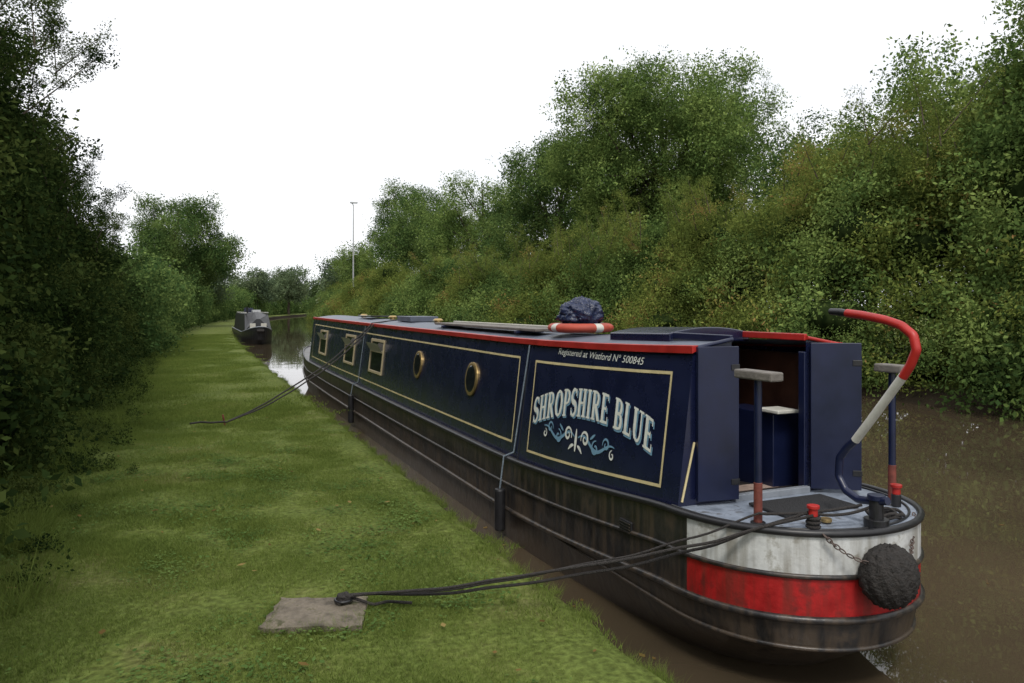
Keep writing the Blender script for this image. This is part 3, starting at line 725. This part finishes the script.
cyl('fuel_filler',(3.55,3.5,1.0),0.035,0.02,BRASS,boat)
V=[];F=[];nu,nv=60,36; fc_=Vector((3.645,3.13,0.775))
for j in range(nv+1):
    for i in range(nu):
        th_=math.pi*j/nv; ph=6.283*i/nu; d=Vector((math.sin(th_)*math.cos(ph),math.sin(th_)*math.sin(ph),math.cos(th_)))
        kk=1+0.05*math.sin(ph*12+th_*8)*math.sin(th_*14)+0.05*noise.noise(d*7)
        V.append(fc_+Vector((d.x*0.175*kk,d.y*0.14*kk,d.z*0.175*kk)))
for j in range(nv):
    for i in range(nu): q=j*nu; F.append((q+i,q+(i+1)%nu,q+nu+(i+1)%nu,q+nu+i))
mobj('rope_fender',V,F,FEND,smooth=True,parent=boat)
def sag(p,q,s,n=24):
    p=Vector(p);q=Vector(q); return [p.lerp(q,i/n)-Vector((0,0,s*4*(i/n)*(1-i/n))) for i in range(n+1)]
def chain(nm,pts,R,r,mat,parent):
    V=[];F=[];out=[]
    for i in range(len(pts)-1):
        a,b2=pts[i],pts[i+1]; seg=(b2-a).length; m=max(1,int(seg/(R*1.55)))
        for k in range(m): out.append((a.lerp(b2,(k+.5)/m),(b2-a).normalized()))
    for idx,(p,d) in enumerate(out):
        u_=d.orthogonal().normalized(); v_=d.cross(u_)
        if idx%2: u_,v_=v_,u_
        base=len(V); A,Bn=12,5
        for i in range(A):
            a=6.283*i/A
            ctr=p+d*(R*1.25*math.cos(a))+u_*(R*0.7*math.sin(a)); rad=(d*math.cos(a)+u_*math.sin(a)).normalized()
            for j in range(Bn):
                t=6.283*j/Bn; V.append(ctr+rad*(r*math.cos(t))+v_*(r*math.sin(t)))
        for i in range(A):
            for j in range(Bn): F.append((base+i*Bn+j,base+i*Bn+(j+1)%Bn,base+((i+1)%A)*Bn+(j+1)%Bn,base+((i+1)%A)*Bn+j))
    return mobj(nm,V,F,mat,smooth=True,parent=parent)
chain('fender_chain',sag((3.33,3.30,1.0),(3.56,3.08,0.87),0.05,8),0.016,0.004,CHAIN,boat)
chain('fender_chain_far',sag((4.2,3.42,1.0),(3.75,3.08,0.88),0.05,8),0.016,0.004,CHAIN,boat)
def sfender(y,z1,z0):
    cyl('side_fender',(2.835,y,z0),0.055,z1-z0,BLACK2,boat,bevel=0.02)
    tube('fender_line',[(3.12,y-0.2,rz(y)+0.03),sidet(y-0.17,0.97,0.012),sidet(y-0.05,0.05,0.012),(2.87,y-0.02,gz(y)+0.02),(2.835,y,z1)],0.009,ROPEL,boat)
sfender(7.0,0.50,0.08); sfender(14.6,0.62,0.08)
# roof furniture
gp=empty('gangplank'); box('plank',(3.42,8.9,rz(9)+0.105),(0.26,3.5,0.03),WOODG,gp); 
for yy in(7.6,10.2): box('batten',(3.42,yy,rz(9)+0.075),(0.34,0.06,0.03),NAVYD,gp)
box('pole',(3.68,8.8,rz(9)+0.115),(0.045,4.2,0.045),PALE,gp)
box('boat_hook',(3.78,9.2,rz(9)+0.11),(0.035,3.8,0.035),WOOD,gp)
for yy,xx in((11.8,3.7),(15.0,3.75),(17.5,3.7)):
    cyl('mushroom_vent',(xx,yy,rfz(xx,yy)),0.06,0.05,BRASS,boat); cyl('vent_cap',(xx,yy,rfz(xx,yy)+0.05),0.09,0.03,BRASS,boat,r2=0.05)
box('roof_box',(3.75,13.2,rfz(3.7,13)+0.05),(0.5,0.9,0.09),ROOF,boat); box('solar_panel',(3.8,16.3,rfz(3.7,16)+0.05),(0.7,1.3,0.03),GLASS,boat)
V=[];F=[];fm=[];A,Bn=48,12; lc=Vector((3.58,6.7,rfz(3.58,6.7)+0.07))
for i in range(A):
    a=6.283*i/A
    for j in range(Bn):
        t=6.283*j/Bn; rr=0.265+0.065*math.cos(t); V.append(lc+Vector((rr*math.cos(a),rr*math.sin(a),0.045*math.sin(t))))
for i in range(A):
    for j in range(Bn): F.append((i*Bn+j,((i+1)%A)*Bn+j,((i+1)%A)*Bn+(j+1)%Bn,i*Bn+(j+1)%Bn)); fm.append(1 if (i%12)<2 else 0)
mobj('lifebuoy',V,F,[ORANGE,BWHITE],fm,smooth=True)
V=[];F=[];nu,nv=72,40
for j in range(nv+1):
    for i in range(nu):
        th_=math.pi*j/nv; ph=6.283*i/nu; d=Vector((math.sin(th_)*math.cos(ph),math.sin(th_)*math.sin(ph),math.cos(th_)))
        kk=1+0.20*noise.noise(d*2.2)+0.22*abs(noise.noise(d*5+Vector((3,1,2))))+0.10*abs(noise.noise(d*11))
        V.append(lc+Vector((0.02,0.02,0.13))+Vector((d.x*0.205*kk,d.y*0.21*kk,d.z*0.15*kk)))
for j in range(nv):
    for i in range(nu): q=j*nu; F.append((q+i,q+(i+1)%nu,q+nu+(i+1)%nu,q+nu+i))
mobj('rubbish_bag',V,F,BAG,smooth=True)
# ------------------------------------------------------------------ slab, ropes, pins
V=[];F=[]
random.seed(5)
nn_=14
for j in range(nn_+1):
    for i in range(nn_+1):
        u,v=i/nn_-.5,j/nn_-.5; e=0.02*noise.noise(Vector((u*6,v*6,1)))
        edge=max(abs(u),abs(v))>0.49
        V.append((u*0.56*(1-0.08*v)+(e if edge else 0),v*0.42+(e if edge else 0),0.045+0.01*noise.noise(Vector((u*9,v*9,0)))-(0.01 if edge else 0)))
for j in range(nn_):
    for i in range(nn_): q=j*(nn_+1)+i; F.append((q,q+1,q+nn_+2,q+nn_+1))
bd=[i for i in range(nn_+1)]+[j*(nn_+1)+nn_ for j in range(1,nn_+1)]+[nn_*(nn_+1)+i for i in range(nn_-1,-1,-1)]+[j*(nn_+1) for j in range(nn_-1,0,-1)]
base=len(V)
for q in bd: V.append((V[q][0]*1.02,V[q][1]*1.02,-0.08))
for k_ in range(len(bd)): k2=(k_+1)%len(bd); F.append((bd[k_],base+k_,base+k2,bd[k2]))
R_=Euler((0.02,0,math.radians(-20))).to_matrix()
V=[R_@Vector(p)+Vector((0.70,4.62,0.45)) for p in V]
sl=mobj('concrete_slab',V,F,CONC); join_fix(sl)
ed=[]
for i in range(60):
    t=random.random()*4; s_=int(t); f_=t-s_-.5
    p=[(f_*.58,-.22),(.29,f_*.43),(f_*.58,.22),(-.29,f_*.43)][s_]; q=R_@Vector((p[0],p[1],0)); ed.append((q.x+.70,q.y+4.62,.44))
scatter('slab_edge_grass',np.array(ed),zr(60),0.24+0.22*rng.random(60),[grass_tile(L_GRASS,50,0.12,0.28,0.006,s+60,lean=0.7) for s in range(3)],g)
mr_=empty('mooring_rope')
ringp=Vector((0.86,4.66,0.52))
tube('mooring_ring',[ringp+Vector((0.05*math.cos(a),0.05*math.sin(a),0.0)) for a in np.linspace(0,6.283,20)],0.008,BLACK2,mr_) 
def rope(nm,p,q,s,r=0.011,parent=mr_,mat=ROPE,wob=0.0):
    pts=sag(p,q,s,40); pts=[x+Vector((0,0,wob*noise.noise(x*3))) for x in pts]
    return tube(nm,pts,r,mat,parent,res=3)
rope('line_a',(0.88,4.64,0.54),(3.35,3.40,1.09),0.07,0.009,wob=0.02)
rope('line_b',(0.86,4.68,0.54),(3.36,3.44,1.10),0.14,0.009,wob=0.02)
rope('line_c',(0.90,4.66,0.53),(3.15,3.62,1.06),0.10,0.007,wob=0.02)
rope('line_d',(3.15,3.62,1.06),(CX-0.05,3.36,1.12),0.02,0.009)
rope('line_e',(3.36,3.42,1.09),(CX,3.32,1.12),0.03,0.009)
tube('knot',[ringp+Vector((0.03*math.cos(a*1.7)+0.0,0.03*math.sin(a),0.015+0.012*math.sin(a*2.3))) for a in np.linspace(0,18,60)],0.010,ROPE,mr_)
tube('loose_end',[(0.9,4.66,.53),(1.02,4.56,.50),(1.12,4.6,.49),(1.25,4.52,.49)],0.009,ROPE,mr_,smooth=True)
for i,z in enumerate((0.02,0.045,0.07)): tube('rope_turn',[(3.37+0.034*math.cos(a),3.42+0.034*math.sin(a),gz(3.4)+z) for a in np.linspace(0,6.283,16)],0.010,ROPE,mr_,cyc=True)
for k_,dx in enumerate((0,0.03,-.03)): tube('deck_coil',[(3.95+dx+0.10*math.cos(a),3.42+0.07*math.sin(a),1.01+0.012*k_+0.01*math.sin(a*3)) for a in np.linspace(0,6.283,30)],0.010,ROPE,mr_,cyc=True)
m2_=empty('mooring_rope')
rope('line_a',(0.56,12.75,0.50),(3.08,13.9,1.98),0.16,0.013,m2_,wob=0.02)
rope('line_b',(0.50,12.6,0.50),(3.08,13.7,1.98),0.22,0.012,m2_,wob=0.02)
rope('line_roof',(3.08,13.9,2.0),(3.7,14.2,2.06),0.0,0.012,m2_)
tube('loose_end',[(.5,12.6,.52),(.3,12.5,.53),(.15,12.7,.52),(.0,12.6,.52)],0.015,ROPE,m2_,smooth=True)
mp=empty('mooring_pin'); tube('shaft',[(0.52,12.7,0.35),(0.47,12.68,0.62)],0.014,RUST,mp)
# ------------------------------------------------------------------ street lamp
sl2=empty('street_lamp'); lx,ly=15.0,76
cyl('column',(lx,ly,0.5),0.09,12.0,GALV,sl2,r2=0.05,n=12); cyl('base',(lx,ly,0.5),0.14,1.2,GALV,sl2,n=12)
tube('arm',[(lx,ly,12.4),(lx-0.05,ly,12.6),(lx-0.3,ly,12.7)],0.05,GALV,sl2); box('lantern',(lx+0.05,ly,12.72),(0.75,0.28,0.16),ALU,sl2,bevel=0.04)
# ------------------------------------------------------------------ second narrowboat
def boat2(cx,y0,L,col):
    b=empty('narrowboat'); V=[];F=[]; hw=0.92
    pl=[]
    for a in np.linspace(0,180,21): pl.append((cx-hw*math.cos(math.radians(a)),y0+3.2-3.2*math.sin(math.radians(a))**1.1))
    pl=[(cx-hw,y0+L)]+pl+[(cx+hw,y0+L)]
    n=len(pl)
    def hz(y): return 0.72+0.38*max(0,(y0+3.2-y)/3.2)**1.6
    for k in range(4):
        for x,y in pl:
            w=max(0,(y0+3.2-y)/3.2); kk=[0,.0,.12,.45][k]; zz=[hz(y),hz(y)-.2,.3,-.1][k]
            V.append((cx+(x-cx)*(1-kk*w*.6),y+kk*w*1.2,zz))
    for k in range(3):
        for i in range(n-1): F.append((k*n+i,k*n+i+1,(k+1)*n+i+1,(k+1)*n+i))
    join_fix(mobj('hull',V,F,BLACK2,parent=b))
    mobj('fore_deck',[(x,y,hz(y)-.02) for x,y in pl],[tuple(range(n))],BLACK2,parent=b)
    tube('gunwale_rim',[(x,y,hz(y)) for x,y in pl],0.03,GREY,b)
    def cabp(y,dz=0): return [(cx-.84,y,.74),(cx-.7,y,1.85+dz),(cx-.35,y,1.92+dz),(cx+.35,y,1.92+dz),(cx+.7,y,1.85+dz),(cx+.84,y,.74)]
    V=cabp(y0+3.2)+cabp(y0+L-1.5); join_fix(mobj('cabin',V,[(i,i+1,7+i,6+i) for i in range(5)]+[(0,1,2,3,4,5),(11,10,9,8,7,6)],[col],parent=b))
    V=[(cx-.8,y0+1.7,.85),(cx-.1,y0+1.75,1.55),(cx+.1,y0+1.75,1.55),(cx+.8,y0+1.7,.85),(cx-.72,y0+3.19,1.80),(cx-.1,y0+3.19,1.98),(cx+.1,y0+3.19,1.98),(cx+.72,y0+3.19,1.80),(cx-.82,y0+3.19,.8),(cx+.82,y0+3.19,.8)]
    join_fix(mobj('cratch_cover',V,[(0,1,2,3),(0,4,5,1),(1,5,6,2),(2,6,7,3),(0,8,4),(3,7,9)],BLACK2,parent=b))
    box('cratch_window_l',(cx-.33,y0+1.70,1.12),(.34,.02,.3),PALE,b); box('cratch_window_r',(cx+.33,y0+1.70,1.12),(.34,.02,.3),PALE,b)
    for s in(-1,1): box('roof_rail',(cx+s*.66,y0+L/2,1.93),(.05,L-5,.05),BWHITE,b)
    box('roof_box',(cx+.2,y0+6,2.02),(.5,1.2,.16),ALU,b); box('roof_box_b',(cx-.1,y0+9,2.08),(.6,.8,.3),NAVY,b); cyl('chimney',(cx-.45,y0+5,1.9),.07,.4,BLACK2,b)
    cyl('bow_fender',(cx-.2,y0-.02,.85),.09,.4,FEND,b,axis='x')
boat2(3.95,48.5,15,BLACK2)
# ------------------------------------------------------------------ world, sun, camera
az=math.radians(245); el=math.radians(54)
sd=Vector((math.cos(el)*math.cos(az),math.cos(el)*math.sin(az),math.sin(el)))
w=bpy.data.worlds.new('World'); scn.world=w; w.use_nodes=True; nt=w.node_tree; bg=nt.nodes['Background']
sky=N(nt,'ShaderNodeTexSky',sky_type='NISHITA'); sky.sun_disc=False; sky.sun_elevation=el; sky.sun_rotation=math.atan2(sd.x,sd.y)
sky.dust_density=2.0
tc=N(nt,'ShaderNodeTexCoord'); mp_=N(nt,'ShaderNodeMapping'); mp_.inputs['Scale'].default_value=(1.0,1.0,3.2); mp_.inputs['Location'].default_value=(0.35,0.2,0.1)
nz=N(nt,'ShaderNodeTexNoise'); nz.inputs['Scale'].default_value=1.9; nz.inputs['Detail'].default_value=6; nz.inputs['Roughness'].default_value=0.5
nt.links.new(tc.outputs['Generated'],mp_.inputs[0]); nt.links.new(mp_.outputs[0],nz.inputs['Vector'])
# a thin area of cloud over the left of the canal lets some blue through
dp_=N(nt,'ShaderNodeVectorMath',operation='DOT_PRODUCT'); dv=Vector((-0.05,1.05,0.50)).normalized(); dp_.inputs[1].default_value=dv
nrm=N(nt,'ShaderNodeVectorMath',operation='NORMALIZE'); nt.links.new(tc.outputs['Generated'],nrm.inputs[0]); nt.links.new(nrm.outputs[0],dp_.inputs[0])
mr=N(nt,'ShaderNodeMapRange'); mr.interpolation_type='SMOOTHSTEP'; mr.inputs['From Min'].default_value=0.95; mr.inputs['From Max'].default_value=1.0; mr.inputs['To Min'].default_value=0.0; mr.inputs['To Max'].default_value=0.16
nt.links.new(dp_.outputs['Value'],mr.inputs['Value'])
sb=N(nt,'ShaderNodeMath',operation='SUBTRACT'); nt.links.new(nz.outputs['Fac'],sb.inputs[0]); nt.links.new(mr.outputs[0],sb.inputs[1])
rc=ramp(nt,[(0.22,(0.72,0.72,0.72)),(0.46,(1,1,1))]); nt.links.new(sb.outputs[0],rc.inputs['Fac'])
mx=N(nt,'ShaderNodeMix',data_type='RGBA'); mx.inputs[7].default_value=(11.9,12.1,12.5,1)
nt.links.new(rc.outputs[0],mx.inputs[0]); nt.links.new(sky.outputs[0],mx.inputs[6]); nt.links.new(mx.outputs[2],bg.inputs['Color'])
bg.inputs['Strength'].default_value=0.1
ld=bpy.data.lights.new('sun','SUN'); ld.energy=2.0; ld.angle=math.radians(12); ld.color=(1,0.95,0.87)
lo=link(bpy.data.objects.new('sun',ld)); lo.rotation_euler=(-sd).to_track_quat('-Z','Y').to_euler(); lo.location=(0,0,30)
cam=bpy.data.cameras.new('camera'); cam.sensor_width=36; cam.lens=36*760/1024; cam.shift_y=-34.5/1024; cam.clip_end=4000; cam.clip_start=0.05
co=link(bpy.data.objects.new('camera',cam)); co.location=(0,0,H); co.rotation_euler=(math.radians(90),0,-math.radians(22.96))
scn.camera=co
scn.view_settings.view_transform='Standard'; scn.view_settings.look='None'; scn.view_settings.exposure=0
